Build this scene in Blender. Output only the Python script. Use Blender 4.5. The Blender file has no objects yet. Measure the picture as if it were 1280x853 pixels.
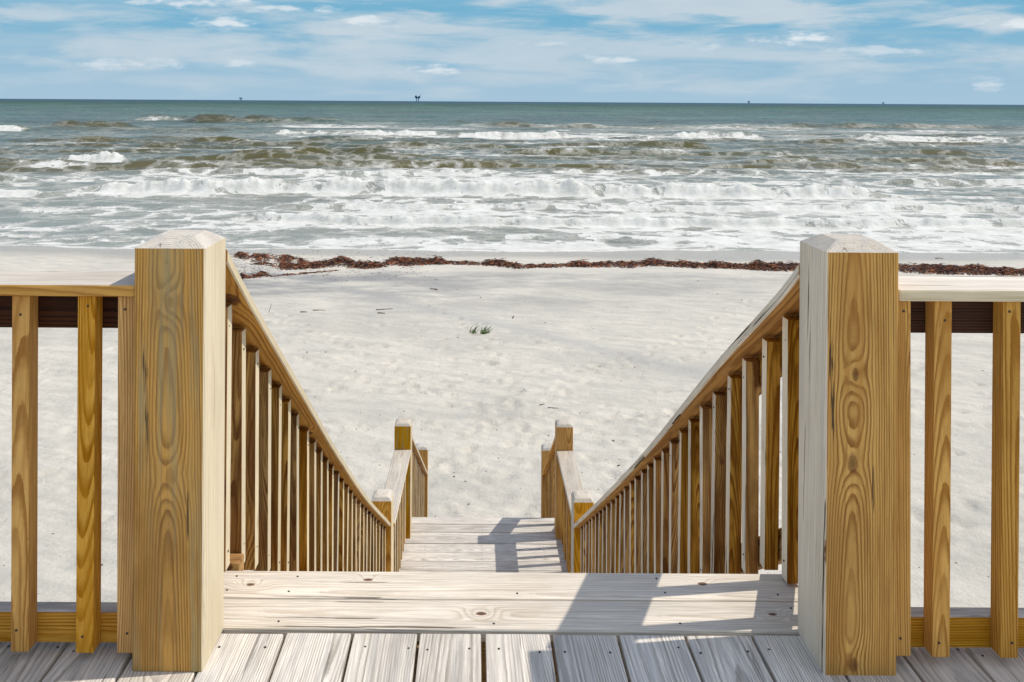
import bpy, bmesh, math, random, bisect, time
T0 = time.time()
import numpy as np
from mathutils import Vector, Matrix

random.seed(11)
R = math.radians
SC = bpy.context.scene
COL = SC.collection

# ------------------------------------------------------------------ camera numbers
F, CX, HY, CH = 1050.0, 594.0, 127.0, 1.152      # focal length in photo pixels, vanishing point, eye height over the deck
SEA = -5.0

# ------------------------------------------------------------------ numpy noise
def _hash(ix, iy, seed):
    h = (ix.astype(np.int64) * 374761393 + iy.astype(np.int64) * 668265263 + seed * 1274126177) & 0x7fffffff
    h = ((h ^ (h >> 13)) * 1274126177) & 0x7fffffff
    return ((h ^ (h >> 16)) & 0xffff) / 65535.0

def vnoise(x, y, seed=0):
    ix, iy = np.floor(x), np.floor(y)
    fx, fy = x - ix, y - iy
    fx = fx * fx * fx * (fx * (fx * 6 - 15) + 10); fy = fy * fy * fy * (fy * (fy * 6 - 15) + 10)
    a = _hash(ix, iy, seed); b = _hash(ix + 1, iy, seed)
    c = _hash(ix, iy + 1, seed); d = _hash(ix + 1, iy + 1, seed)
    return (a * (1 - fx) + b * fx) * (1 - fy) + (c * (1 - fx) + d * fx) * fy - .5

def fbm(x, y, seed=0, octs=4, gain=.5):
    s = 0; a = 1.0
    for i in range(octs):
        c, sn = math.cos(.6 * i), math.sin(.6 * i)
        s = s + a * vnoise((x * c - y * sn) * 2 ** i, (x * sn + y * c) * 2 ** i, seed + 17 * i)
        a *= gain
    return s

def sstep(a, b, x):
    t = np.clip((x - a) / (b - a), 0, 1)
    return t * t * (3 - 2 * t)

# ------------------------------------------------------------------ node helpers
def new_mat(name):
    m = bpy.data.materials.new(name); m.use_nodes = True
    nt = m.node_tree; nt.nodes.clear()
    out = nt.nodes.new('ShaderNodeOutputMaterial'); b = nt.nodes.new('ShaderNodeBsdfPrincipled')
    nt.links.new(b.outputs[0], out.inputs[0])
    return m, nt, b

class N:
    """tiny wrapper for building node trees"""
    def __init__(s, nt): s.nt = nt
    def link(s, v, inp):
        if isinstance(v, bpy.types.NodeSocket): s.nt.links.new(v, inp)
        elif v is not None:
            try: inp.default_value = v
            except Exception: inp.default_value = tuple(v) + (1,)
    def math(s, op, a, b=None, c=None, clamp=False):
        n = s.nt.nodes.new('ShaderNodeMath'); n.operation = op; n.use_clamp = clamp
        for i, v in enumerate((a, b, c)):
            if v is not None: s.link(v, n.inputs[i])
        return n.outputs[0]
    def vmath(s, op, a, b=None, out=0):
        n = s.nt.nodes.new('ShaderNodeVectorMath'); n.operation = op
        s.link(a, n.inputs[0])
        if b is not None: s.link(b, n.inputs[1])
        return n.outputs[out]
    def noise(s, vec, scale, detail=3, rough=.5, dist=0, col=False, dims='3D'):
        n = s.nt.nodes.new('ShaderNodeTexNoise'); n.noise_dimensions = dims
        s.link(vec, n.inputs['Vector']); n.inputs['Scale'].default_value = scale
        n.inputs['Detail'].default_value = detail; n.inputs['Roughness'].default_value = rough
        n.inputs['Distortion'].default_value = dist
        return n.outputs['Color' if col else 'Fac']
    def mix(s, f, a, b, blend='MIX'):
        n = s.nt.nodes.new('ShaderNodeMix'); n.data_type = 'RGBA'; n.blend_type = blend
        s.link(f, n.inputs[0]); s.link(a, n.inputs[6]); s.link(b, n.inputs[7])
        return n.outputs[2]
    def ramp(s, f, lo, hi, a=0., b=1., smooth=True):
        n = s.nt.nodes.new('ShaderNodeMapRange'); n.interpolation_type = 'SMOOTHSTEP' if smooth else 'LINEAR'
        s.link(f, n.inputs[0])
        for i, v in ((1, lo), (2, hi), (3, a), (4, b)): s.link(v, n.inputs[i])
        return n.outputs[0]
    def sep(s, v):
        n = s.nt.nodes.new('ShaderNodeSeparateXYZ'); s.link(v, n.inputs[0]); return n.outputs
    def comb(s, x, y, z):
        n = s.nt.nodes.new('ShaderNodeCombineXYZ')
        for i, v in enumerate((x, y, z)): s.link(v, n.inputs[i])
        return n.outputs[0]
    def attr(s, name, out='Vector'):
        n = s.nt.nodes.new('ShaderNodeAttribute'); n.attribute_name = name; return n.outputs[out]
    def bump(s, h, strength, dist, normal=None):
        n = s.nt.nodes.new('ShaderNodeBump'); n.inputs['Strength'].default_value = strength
        n.inputs['Distance'].default_value = dist; s.link(h, n.inputs['Height'])
        if normal is not None: s.link(normal, n.inputs['Normal'])
        return n.outputs[0]

# ------------------------------------------------------------------ wood
def wood(name, early, late, stain=None, stain_amt=.4, ring=.0065, contrast=1., knots=(), rough=.62, knot_amt=1., crack=.0, fibre=.35, vor=True, warp=.016, swirl=.013, lowz=1.2, tone=.12, blotty=.30, chk=.64):
    """solid timber: growth rings round a pith that lies in the attribute 'gr' (x, y across the stick, z along it)"""
    m, nt, b = new_mat(name); n = N(nt)
    gr = n.attr('gr'); rnd = nt.nodes.new('ShaderNodeObjectInfo').outputs['Random']
    x, y, z = n.sep(gr)
    lowv = n.comb(n.math('MULTIPLY', x, 7.), n.math('MULTIPLY', y, 7.), n.math('MULTIPLY', z, lowz))
    w = n.noise(lowv, 1., 3, .5, 0, True)
    w = n.vmath('SUBTRACT', w, (.5, .5, .5))
    w = n.vmath('MULTIPLY', w, (warp, warp, 0))
    p = n.vmath('ADD', gr, w)
    px, py, pz = n.sep(p)
    r = n.math('SQRT', n.math('ADD', n.math('MULTIPLY', px, px), n.math('MULTIPLY', py, py)))
    kf = None; kd = None
    if vor:
        vn = nt.nodes.new('ShaderNodeTexVoronoi'); vn.feature = 'F1'; vn.inputs['Scale'].default_value = 1.
        kv = n.comb(n.math('MULTIPLY', x, 5.), n.math('MULTIPLY', y, 5.), n.math('MULTIPLY', z, 2.1))
        n.link(kv, vn.inputs['Vector'])
        d = vn.outputs['Distance']
        sel = n.math('GREATER_THAN', n.sep(vn.outputs['Color'])[0], .35)
        kd = n.math('ADD', d, n.math('MULTIPLY', n.math('SUBTRACT', 1., sel), 2.))
    for (ka, kl, kr) in knots:                      # (across, along, radius) in gr space
        e = n.comb(n.math('MULTIPLY', n.math('SUBTRACT', x, ka), .10 / kr), 0., n.math('MULTIPLY', n.math('SUBTRACT', z, kl), .055 / kr))
        dd = n.vmath('LENGTH', e, None, 1)
        kd = dd if kd is None else n.math('MINIMUM', kd, dd)
    if kd is not None:
        kn = n.math('ADD', kd, n.math('MULTIPLY', n.math('SUBTRACT', n.noise(gr, 45., 2, .5), .5), .06))
        g = n.math('MULTIPLY', kn, 4.2)
        sw = n.math('EXPONENT', n.math('MULTIPLY', n.math('MULTIPLY', g, g), -1.))
        r = n.math('ADD', r, n.math('MULTIPLY', sw, swirl))
        kf = n.ramp(kn, .085, .055)
        kcore = n.ramp(kn, .05, .015)
        kring = n.math('SINE', n.math('MULTIPLY', kn, 260.))
    r = n.math('ADD', r, n.math('MULTIPLY', n.noise(gr, 60., 2, .6), .0012))
    t = n.math('FRACT', n.math('DIVIDE', r, ring))
    line = n.math('MULTIPLY', n.ramp(t, .30, .82), n.ramp(t, 1., .90))
    # every year's ring differs
    yr = n.math('FLOOR', n.math('DIVIDE', r, ring))
    wn = nt.nodes.new('ShaderNodeTexWhiteNoise'); wn.noise_dimensions = '1D'; n.link(yr, wn.inputs['W'])
    line = n.math('MULTIPLY', line, n.ramp(wn.outputs['Value'], 0., 1., .45, 1.1, False))
    fib = n.noise(n.comb(n.math('MULTIPLY', x, 420.), n.math('MULTIPLY', y, 420.), n.math('MULTIPLY', z, 9.)), 1., 2, .6)
    streak = n.noise(n.comb(n.math('MULTIPLY', x, 38.), n.math('MULTIPLY', y, 38.), n.math('MULTIPLY', z, 1.4)), 1., 3, .6)
    fine = n.noise(n.comb(n.math('MULTIPLY', x, 130.), n.math('MULTIPLY', y, 130.), n.math('MULTIPLY', z, 2.2)), 1., 3, .6)
    blot = n.noise(n.comb(n.math('MULTIPLY', x, 9.), n.math('MULTIPLY', y, 9.), n.math('MULTIPLY', z, 3.2)), 1., 4, .6)
    c = n.mix(n.math('MULTIPLY', line, contrast, clamp=True), early, late)
    c = n.mix(n.ramp(fine, .5, .75, 0., .55), c, late)
    c = n.mix(n.ramp(fine, .5, .28, 0., .35), c, early)
    if stain is not None:
        c = n.mix(n.math('MULTIPLY', n.ramp(streak, .42, .68), stain_amt), c, stain)
    c = n.mix(n.ramp(blot, .45, .72, 0., blotty), c, late)
    # tone of the whole stick and fine fibres
    hsv = nt.nodes.new('ShaderNodeHueSaturation'); n.link(c, hsv.inputs['Color'])
    n.link(n.math('MULTIPLY', n.math('MULTIPLY', n.ramp(rnd, 0., 1., 1. - tone, 1. + tone, False), n.ramp(fib, .2, .8, 1. - fibre * .5, 1. + fibre * .3, False)), n.ramp(blot, .25, .75, 1.06, .94, False)), hsv.inputs['Value'])
    n.link(n.ramp(n.math('FRACT', n.math('MULTIPLY', rnd, 7.3)), 0., 1., .88, 1.1, False), hsv.inputs['Saturation'])
    c = hsv.outputs[0]
    h = n.math('ADD', n.math('MULTIPLY', line, .7), n.math('MULTIPLY', fib, .5))
    if crack:
        cr = n.noise(n.comb(n.math('MULTIPLY', x, 55.), n.math('MULTIPLY', y, 55.), n.math('MULTIPLY', z, 1.1)), 1., 4, .65)
        ck = n.math('MULTIPLY', n.ramp(cr, chk, chk + .02), crack)
        c = n.mix(ck, c, (.06, .04, .025, 1)); h = n.math('SUBTRACT', h, n.math('MULTIPLY', ck, 2.))
    if kf is not None:
        kc = n.mix(n.ramp(kring, -1., 1., 0., .6, False), (.20, .075, .025, 1), (.08, .03, .012, 1))
        kc = n.mix(kcore, kc, (.05, .022, .012, 1))
        c = n.mix(n.math('MULTIPLY', kf, .9 * knot_amt), c, kc)
    n.link(c, b.inputs['Base Color']); n.link(n.ramp(fib, .2, .8, rough - .08, rough + .12, False), b.inputs['Roughness'])
    b.inputs['Specular IOR Level'].default_value = .12
    n.link(n.bump(h, .45, .0012), b.inputs['Normal'])
    return m

M = {}
def make_materials():
    M['gold'] = wood('golden_pine', (.70, .375, .085, 1), (.34, .138, .020, 1), (.50, .22, .035, 1), .5, ring=.0056, blotty=.4)
    M['gold_knot'] = wood('golden_pine_knotty', (.70, .375, .085, 1), (.34, .138, .020, 1), (.50, .22, .035, 1), .5, ring=.0056, knots=((-.024, .20, .026), (-.01, 1.49, .016)), vor=False)
    M['tan_bal'] = wood('tan_pine_baluster', (.74, .415, .115, 1), (.35, .148, .026, 1), (.50, .235, .05, 1), .7, ring=.0048, contrast=1.1, knot_amt=.9, swirl=.016, tone=.10, blotty=.45, warp=.011)
    M['gold_bal'] = wood('golden_pine_baluster', (.62, .345, .085, 1), (.18, .068, .010, 1), (.17, .065, .013, 1), .9, ring=.0046, knot_amt=1., swirl=.02, tone=.24, blotty=.7)
    M['dark_rail'] = wood('shaded_brown_rail', (.075, .028, .012, 1), (.022, .008, .005, 1), (.05, .02, .012, 1), .7, ring=.0062)  # shade under the cap rail put into the colour
    M['olive'] = wood('stained_pine_post', (.66, .325, .030, 1), (.25, .096, .006, 1), (.37, .30, .14, 1), .75, ring=.0046, contrast=.8, lowz=1.1, blotty=.45,
                      knots=((.007, .318, .010), (.006, -.036, .015)), vor=False, knot_amt=.30, warp=.0075, swirl=.013, crack=.8, chk=.665)
    M['gold_post'] = wood('golden_pine_post', (.78, .43, .095, 1), (.33, .132, .016, 1), (.55, .245, .035, 1), .7, ring=.0044, contrast=1.15, lowz=1.1, blotty=.4,
                          knots=((.004, .18, .010), (.0, .004, .015), (.006, -.406, .012)), vor=False, knot_amt=.75, warp=.0075, swirl=.012, crack=.9, chk=.655)
    M['cream'] = wood('cream_pine', (.76, .64, .43, 1), (.56, .43, .24, 1), (.66, .55, .39, 1), .4, ring=.0052, contrast=.6, knot_amt=.5, crack=.7, chk=.67)  # cream of the sunlit inner faces, sunlight put into the colour
    M['pale'] = wood('pale_weathered_pine', (.68, .61, .51, 1), (.40, .33, .255, 1), (.50, .465, .42, 1), .6, ring=.0050, contrast=.75, crack=.6, chk=.66)
    M['pale_post'] = wood('pale_dry_lit_pine', (.93, .79, .60, 1), (.60, .48, .34, 1), (.70, .62, .50, 1), .6, ring=.0050, contrast=.8, crack=1., chk=.605)  # weathered side, with skylight brightness also put into the colour
    M['grey'] = wood('weathered_deck_pine', (.78, .72, .635, 1), (.34, .295, .245, 1), (.53, .50, .46, 1), .75, ring=.0050, contrast=.85, crack=.5, fibre=.7, knot_amt=.8, swirl=.022, tone=.10, chk=.655)
    M['bleach'] = wood('bleached_board_pine', (.80, .725, .62, 1), (.46, .365, .27, 1), (.62, .565, .49, 1), .7, ring=.0052, contrast=.65, crack=.7, fibre=.6, vor=False,
                       knots=((.048, .475, .010), (.052, -.325, .009), (.028, -.60, .008)), warp=.020, swirl=.022)
    M['bleach_near'] = wood('bleached_near_board_pine', (.77, .70, .60, 1), (.45, .36, .27, 1), (.58, .53, .46, 1), .7, ring=.0048, contrast=.6, crack=.8, fibre=.6, vor=False,
                       knots=((.002, -.055, .009), (.010, .60, .008)), warp=.018, swirl=.018)
    M['frame'] = wood('framing_pine', (.44, .30, .15, 1), (.26, .15, .06, 1), (.30, .20, .10, 1), .5, ring=.007)
    m, nt, b = new_mat('nail_steel'); b.inputs['Base Color'].default_value = (.045, .045, .04, 1); b.inputs['Roughness'].default_value = .6; b.inputs['Metallic'].default_value = .4
    M['nail'] = m

MATS = ['front', 'top', 'side', 'nail']          # slot order of every stick

def stick_mats(me, front, top, side):
    for k in (front, top, side, 'nail'): me.materials.append(M[k])

def slot_for(nrm, inner):  # gold fronts and pale sides carry shade and sunlight in their colours
    """0 = faces towards the house and undersides, 1 = weathered top, 2 = the face turned to the walkway"""
    if nrm.z > .6: return 1
    if inner and nrm.x * inner > .6: return 2
    return 0

def link_mesh(name, me, parent=None, loc=None):
    o = bpy.data.objects.new(name, me); COL.objects.link(o)
    if loc is not None: o.location = loc
    if parent is not None: o.parent = parent
    return o

def add_nail(bm, co, nrm, rad=.0027):
    nrm = Vector(nrm).normalized(); q = nrm.to_track_quat('Z', 'Y').to_matrix().to_4x4()
    ret = bmesh.ops.create_cone(bm, cap_ends=True, segments=8, radius1=rad, radius2=rad * .9, depth=.0016,
                                matrix=Matrix.Translation(Vector(co) + nrm * .0004) @ q)
    for f in {f for v in ret['verts'] for f in v.link_faces}: f.material_index = 3

def finish(bm, name, axis, mats, inner=0, parent=None, loc=(0, 0, 0), pith=None, nails=(), bev=.003, tilt=None, zoff=None, chamfer=True, keep=False):
    if chamfer and bev > 0:
        bmesh.ops.bevel(bm, geom=[e for e in bm.edges if e.calc_face_angle(0) > .5], offset=bev, segments=2, profile=.6, affect='EDGES', clamp_overlap=True)
    bm.normal_update()
    if not keep:
        for f in bm.faces: f.material_index = slot_for(f.normal, inner)
    if pith is None:
        a = random.uniform(0, 2 * math.pi); d = random.uniform(.03, .09)
        pith = (math.cos(a) * d, math.sin(a) * d)
    if tilt is None: tilt = (random.uniform(-.05, .05), random.uniform(-.05, .05))
    if zoff is None: zoff = random.uniform(-40, 40)
    for co, nn in nails: add_nail(bm, co, nn)
    me = bpy.data.meshes.new(name); bm.to_mesh(me)
    A = me.attributes.new('gr', 'FLOAT_VECTOR', 'POINT')
    vals = []
    perm = {'x': (1, 2, 0), 'y': (0, 2, 1), 'z': (0, 1, 2)}[axis]
    for v in me.vertices:
        c = v.co; a, b_, l = c[perm[0]], c[perm[1]], c[perm[2]]
        vals += [a + pith[0] + tilt[0] * l, b_ + pith[1] + tilt[1] * l, l + zoff]
    A.data.foreach_set('vector', vals)
    stick_mats(me, *mats)
    bm.free()
    return link_mesh(name, me, parent, loc)

def box_bm(dx, dy, dz, tw=0.):
    bm = bmesh.new(); bmesh.ops.create_cube(bm, size=1.)
    for v in bm.verts: v.co = Vector((v.co.x * dx, v.co.y * dy, v.co.z * dz))
    return bm

def board(name, x0, x1, y0, y1, z0, z1, axis, mats, inner=0, parent=None, **kw):
    bm = box_bm(x1 - x0, y1 - y0, z1 - z0)
    c = Vector(((x0 + x1) / 2, (y0 + y1) / 2, (z0 + z1) / 2))
    if 'nails' in kw: kw['nails'] = [(Vector(p) - c, q) for p, q in kw['nails']]
    return finish(bm, name, axis, mats, inner, parent, c - (parent.location if parent else Vector()), **kw)

def post(name, x0, x1, y0, y1, z0, zt, mats, inner, parent, ch=.033, chz=.021, dome=False, **kw):
    """square post, its top edges planed off to a flat"""
    cx, cy, cz = (x0 + x1) / 2, (y0 + y1) / 2, (z0 + zt) / 2
    bm = bmesh.new(); hx, hy = (x1 - x0) / 2, (y1 - y0) / 2
    def ring(ax, ay, z, c):
        return [bm.verts.new((sx, sy, z - cz)) for sx, sy in
                ((-ax + c, -ay), (ax - c, -ay), (ax, -ay + c), (ax, ay - c), (ax - c, ay), (-ax + c, ay), (-ax, ay - c), (-ax, -ay + c))]
    rs = [ring(hx, hy, z0, .003), ring(hx, hy, (z0 + zt) / 2, .003), ring(hx, hy, zt, .003)]
    if dome: rs.append(ring(hx - ch * .35, hy - ch * .35, zt + chz * .68, .012))
    rs.append(ring(hx - ch, hy - ch, zt + chz, .018 if dome else .002))
    for a, b_ in zip(rs, rs[1:]):
        for i in range(8): bm.faces.new((a[i], a[(i + 1) % 8], b_[(i + 1) % 8], b_[i]))
    bm.faces.new(rs[-1]); bm.faces.new(rs[0][::-1])
    bm.normal_update()
    for f in bm.faces:
        n_ = f.normal
        f.material_index = 1 if n_.z > .3 else slot_for(n_, inner)
    return finish(bm, name, 'z', mats, inner, parent, Vector((cx, cy, cz)) - parent.location, chamfer=False, keep=True, **kw)

def baluster(parent, x0, y0, zb, zt, inner=0, w=.036, mats=('gold_bal', 'pale', 'cream'), slope=0., nails=True):
    """2x2 picket: x0, y0 = corner, tops and feet sawn square or to the slope"""
    x1, y1 = x0 + w, y0 + w
    cz = (zb + zt) / 2; cx, cy = (x0 + x1) / 2, (y0 + y1) / 2
    bm = box_bm(w, w, zt - zb)
    for v in bm.verts:
        if slope: v.co.z += -slope * v.co.y if v.co.z > 0 else 0
    lean = random.uniform(-.0022, .0022)
    for v in bm.verts: v.co.x += lean * (1 if v.co.z > 0 else -1)
    nl = []
    if nails:
        if inner:
            for z in (zt - .045, zb + .05): nl.append(((inner * w / 2, random.uniform(-.006, .006), z - cz + random.uniform(-.01, .01)), (inner, 0, 0)))
        else:
            for z in (zt - .03, zb + .035): nl.append(((random.uniform(-.006, .006), -w / 2, z - cz + random.uniform(-.01, .01)), (0, -1, 0)))
    a = random.uniform(0, 6.28); d = random.uniform(.015, .06)
    o = finish(bm, 'baluster', 'z', mats, inner, parent, Vector((cx, cy, cz)) - parent.location, nails=nl, bev=.0022,
               pith=(math.cos(a) * d, math.sin(a) * d), tilt=(random.uniform(-.08, .08), random.uniform(-.08, .08)))
    return o

def sweep(name, path, wdt, th, side, mats, parent, plumb=True, **kw):
    """board bent along path [(x, y, z)] of its inner top edge; wdt goes outward (side = -1 left, 1 right), th is its vertical thickness"""
    bm = bmesh.new(); rings = []; L = 0; Ls = []
    o0 = parent.location
    for i, p in enumerate(path):
        if i: L += (Vector(p) - Vector(path[i - 1])).length
        Ls.append(L); c = .0035
        sec = [(c, 0), (wdt - c, 0), (wdt, -c), (wdt, -th + c), (wdt - c, -th), (c, -th), (0, -th + c), (0, -c)]
        rings.append([bm.verts.new(Vector((p[0] + side * s, p[1], p[2] + h)) - o0) for s, h in sec])
    for a, b_ in zip(rings, rings[1:]):
        for i in range(8):
            q = (a[i], b_[i], b_[(i + 1) % 8], a[(i + 1) % 8])
            bm.faces.new(q if side > 0 else q[::-1])
    bm.faces.new(rings[0] if side > 0 else rings[0][::-1]); bm.faces.new(rings[-1][::-1] if side > 0 else rings[-1])
    bmesh.ops.recalc_face_normals(bm, faces=bm.faces)
    for f in bm.faces: f.material_index = 1 if f.normal.z > .5 else (2 if f.normal.x * side < -.6 else 0)
    me = bpy.data.meshes.new(name); bm.verts.index_update()
    gr = []
    d = random.uniform(.04, .08); zo = kw.get('zo', random.uniform(-30, 30)); t1 = kw.get('t1', random.uniform(-.03, .03))
    sec = [(0, 0), (wdt, 0), (wdt, 0), (wdt, -th), (wdt, -th), (0, -th), (0, -th), (0, 0)]
    for i in range(len(path)):
        for s, h in sec: gr += [s - wdt * .4 + t1 * Ls[i], h - d, Ls[i] + zo]
    bm.to_mesh(me); bm.free()
    me.attributes.new('gr', 'FLOAT_VECTOR', 'POINT').data.foreach_set('vector', gr)
    stick_mats(me, *mats)
    return link_mesh(name, me, parent)

def thing(name, label, cat, loc, group=None):
    o = bpy.data.objects.new(name, None); COL.objects.link(o); o.location = loc; o.empty_display_size = .2
    o['label'] = label; o['category'] = cat
    if group: o['group'] = group
    return o

def tag(o, label=None, cat=None, group=None, kind=None):
    if label: o['label'] = label
    if cat: o['category'] = cat
    if group: o['group'] = group
    if kind: o['kind'] = kind
    return o

def lerp(a, b, t): return a + (b - a) * t

def interp(pts, y, k=1):
    """pts: [(y, v...)] sorted"""
    for a, b in zip(pts, pts[1:]):
        if y <= b[0] or b is pts[-1]:
            t = (y - a[0]) / (b[0] - a[0]); return lerp(a[k], b[k], t)

def smooth_path(pts, n=26):
    """Catmull-Rom through (y, z, x)"""
    out = []
    P = [pts[0]] + pts + [pts[-1]]
    tot = pts[-1][0] - pts[0][0]
    for i in range(1, len(P) - 2):
        seg = max(2, int(n * (P[i + 1][0] - P[i][0]) / tot))
        for j in range(seg):
            t = j / seg; q = []
            for k in range(3):
                p0, p1, p2, p3 = P[i - 1][k], P[i][k], P[i + 1][k], P[i + 2][k]
                if k == 0: q.append(lerp(p1, p2, t)); continue
                m1 = (p2 - p0) / max(1e-6, P[i + 1][0] - P[i - 1][0]) * (P[i + 1][0] - P[i][0])
                m2 = (p3 - p1) / max(1e-6, P[i + 2][0] - P[i][0]) * (P[i + 1][0] - P[i][0])
                q.append((2 * t ** 3 - 3 * t * t + 1) * p1 + (t ** 3 - 2 * t * t + t) * m1 + (-2 * t ** 3 + 3 * t * t) * p2 + (t ** 3 - t * t) * m2)
            out.append(tuple(q))
    out.append(tuple(pts[-1]))
    return out

# ------------------------------------------------------------------ ground under things
WRACK = [(-60, 29.3), (-12, 29.3), (0, 28.9), (12, 29.0), (60, 29.6)]
def sand_z(x, y):
    """smooth height of the beach"""
    x = np.asarray(x, float); y = np.asarray(y, float)
    z = -3.80 - .045 * np.clip(y - 13, 0, None)
    z = np.where(y > 27.5, -4.4525 - .075 * (y - 27.5), z)
    z = np.where(y > 36, -5.09 - .04 * (y - 36), z)
    z = z + .10 * fbm(x * .16, y * .16, 3, 3) * sstep(40, 26, y)
    # low scarp cut by the last high tide, on the left
    sc = 27.3 + .35 * x * .1 + .5 * fbm(x * .3, x * 0 + 3.3, 8, 2)
    z = z - .10 * sstep(sc - .05, sc + .35, y) * sstep(-2.5, -5., x) * sstep(31, 28.5, y)
    return z

GRID = {}
def top_z(x, y):
    """height of the finished sand mesh"""
    xs, ys, Z = GRID['xs'], GRID['ys'], GRID['Z']
    i = min(max(bisect.bisect_right(xs, x) - 1, 0), len(xs) - 2); j = min(max(bisect.bisect_right(ys, y) - 1, 0), len(ys) - 2)
    u = (x - xs[i]) / (xs[i + 1] - xs[i]); v = (y - ys[j]) / (ys[j + 1] - ys[j])
    return float((Z[j, i] * (1 - u) + Z[j, i + 1] * u) * (1 - v) + (Z[j + 1, i] * (1 - u) + Z[j + 1, i + 1] * u) * v)

def ground_hit(px, py, surf='sand'):
    """a point of the beach or the sea whose picture position is (px, py)"""
    h = HY + (px - CX) * .0038
    s = max(2., py - h)
    if surf != 'sand':
        Y = F * (CH - SEA) / s
        return Vector(((px - CX) * Y / F, Y, SEA))
    Y = F * (CH + 4.2) / s
    for _ in range(9):
        X = (px - CX) * Y / F
        z = top_z(X, Y)
        Y = .4 * Y + .6 * F * (CH - z) / s
    return Vector(((px - CX) * Y / F, Y, z))

# ================================================================== THE WOODWORK
def build_deck():
    T = thing('wooden_deck', 'weathered grey plank deck in the foreground with two cross boards before the steps', 'deck', (0, 1.5, 0))
    xs = [-9, 78.5, 168, 259, 350.2, 438.3, 524.3, 608.7, 697.5, 784, 872.1, 959.2, 1049, 1138, 1224, 1312]
    X = [(v - CX) / 603.3 for v in xs]
    while X[0] > -3.1: X.insert(0, X[0] - .146)
    while X[-1] < 3.1: X.append(X[-1] + .146)
    mats = ('grey', 'grey', 'grey')
    for a, b in zip(X, X[1:]):
        g = .0032
        ga = .0050 if abs(a - .0244) < .01 else g; gb = .0050 if abs(b - .0244) < .01 else g
        x0, x1 = a + ga, b - gb
        nl = []
        for yy in (1.765, 1.36, .95):
            for xx in (x0 + .022, x1 - .022):
                if random.random() < .85: nl.append(((xx + random.uniform(-.010, .010), yy + random.uniform(-.014, .012), 0), (0, 0, 1)))
        board('deck_board', x0, x1, -2.4, 1.818 + random.uniform(-.002, .002), -.026, 0 + random.uniform(-.0008, .0008), 'y', mats, 0, T, nails=nl, bev=.0035,
              pith=(random.uniform(-.05, .05), random.choice((-1, 1)) * random.uniform(.035, .08)), tilt=(random.uniform(-.03, .03), random.uniform(-.035, .035)))
    for (y0, y1) in ((1.8265, 1.9345), (1.9385, 2.050)):
        nl = []
        for xx in (-.60, -.42, .075, .47, .70):
            xx += random.uniform(-.03, .03)
            nl.append(((xx, y0 + .025 + random.uniform(-.005, .005), .004), (0, 0, 1)))
            if random.random() < .5: nl.append(((xx + random.uniform(-.01, .01), y1 - .025, .004), (0, 0, 1)))
        mb = ('bleach_near',) * 3 if y0 < 1.9 else ('bleach',) * 3
        board('cross_board', -.715, .865, y0, y1, -.024, .004, 'x', mb, 0, T, nails=nl, bev=.0035,
              pith=(.0 if y0 < 1.9 else .035, -.055), tilt=(.006, .012), zoff=.0)
    f = ('frame', 'frame', 'frame')
    board('rim_joist', -3.1, 3.1, 1.845, 1.885, -.26, -.030, 'x', f, 0, T)
    board('rim_joist', -.70, .85, 1.999, 2.037, -.26, -.028, 'x', f, 0, T)
    for xx in (-2.6, -1.9, -1.3, -.66, -.1, .4, .81, 1.5, 2.2, 2.9):
        board('joist', xx - .02, xx + .02, -2.4, 1.84, -.26, -.030, 'y', f, 0, T)
    board('beam', -3.1, 3.1, 1.42, 1.50, -.48, -.265, 'x', f, 0, T)
    for xx in (-2.6, -.9, 1.1, 2.8):
        post('support_post', xx - .075, xx + .075, 1.385, 1.535, -4.1, -.49, f, 0, T, ch=.002, chz=.001)

def deck_rail(side):
    left = side < 0
    xi, xo = (-.542, -.685) if left else (.7097, .856)
    T = thing('deck_railing', ('left deck railing with the thick post streaked with grey green stain' if left else
                               'right deck railing with the thick golden post whose side is cracked and grey'), 'railing', (xo, 1.76, 0), 'picket railings of the deck')
    x0, x1 = (xo, xi) if left else (xi, xo)
    kw = dict(pith=(.002, .100), tilt=(.010, .026), zoff=0.) if left else dict(pith=(.018, .098), tilt=(-.004, .032), zoff=0.)
    post('newel_post', x0, x1, 1.692, 1.834, -.0, .852, (('olive' if left else 'gold_post'), 'pale', ('cream' if left else 'pale_post')), -side, T, **kw)
    far = side * 2.55
    a, b = (far, xo - .0015) if left else (xo + .004, far)
    mt = ('gold', 'pale', 'gold') if left else ('cream', 'bleach', 'cream')
    board('cap_rail', a, b, 1.700, 1.846, .752, .776, 'x', mt, 0, T, bev=.004)
    g = ('gold', 'gold', 'gold')
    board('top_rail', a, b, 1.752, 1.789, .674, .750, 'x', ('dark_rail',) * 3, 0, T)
    board('bottom_rail', a, b, 1.752, 1.789, .018, .082, 'x', ('gold', 'grey', 'gold'), 0, T)
    post('newel_post', far - .07, far + .07, 1.692, 1.832, .0, .852, ('gold', 'pale', 'gold'), 0, T)
    if left:
        xs = [-.7265, -.8095, -.943]
        while xs[-1] > far + .26: xs.append(xs[-1] - .1355)
    else:
        xs = [.8585, .9405, 1.0805]
        while xs[-1] < far - .22: xs.append(xs[-1] + .1365)
    for i, x in enumerate(xs):
        ox = -.0175 if left else 0
        baluster(T, x if not left else x, 1.7155, .022 + random.uniform(-.002, .002), .7495, 0, .036, ('tan_bal', 'tan_bal', 'tan_bal'))

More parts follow.
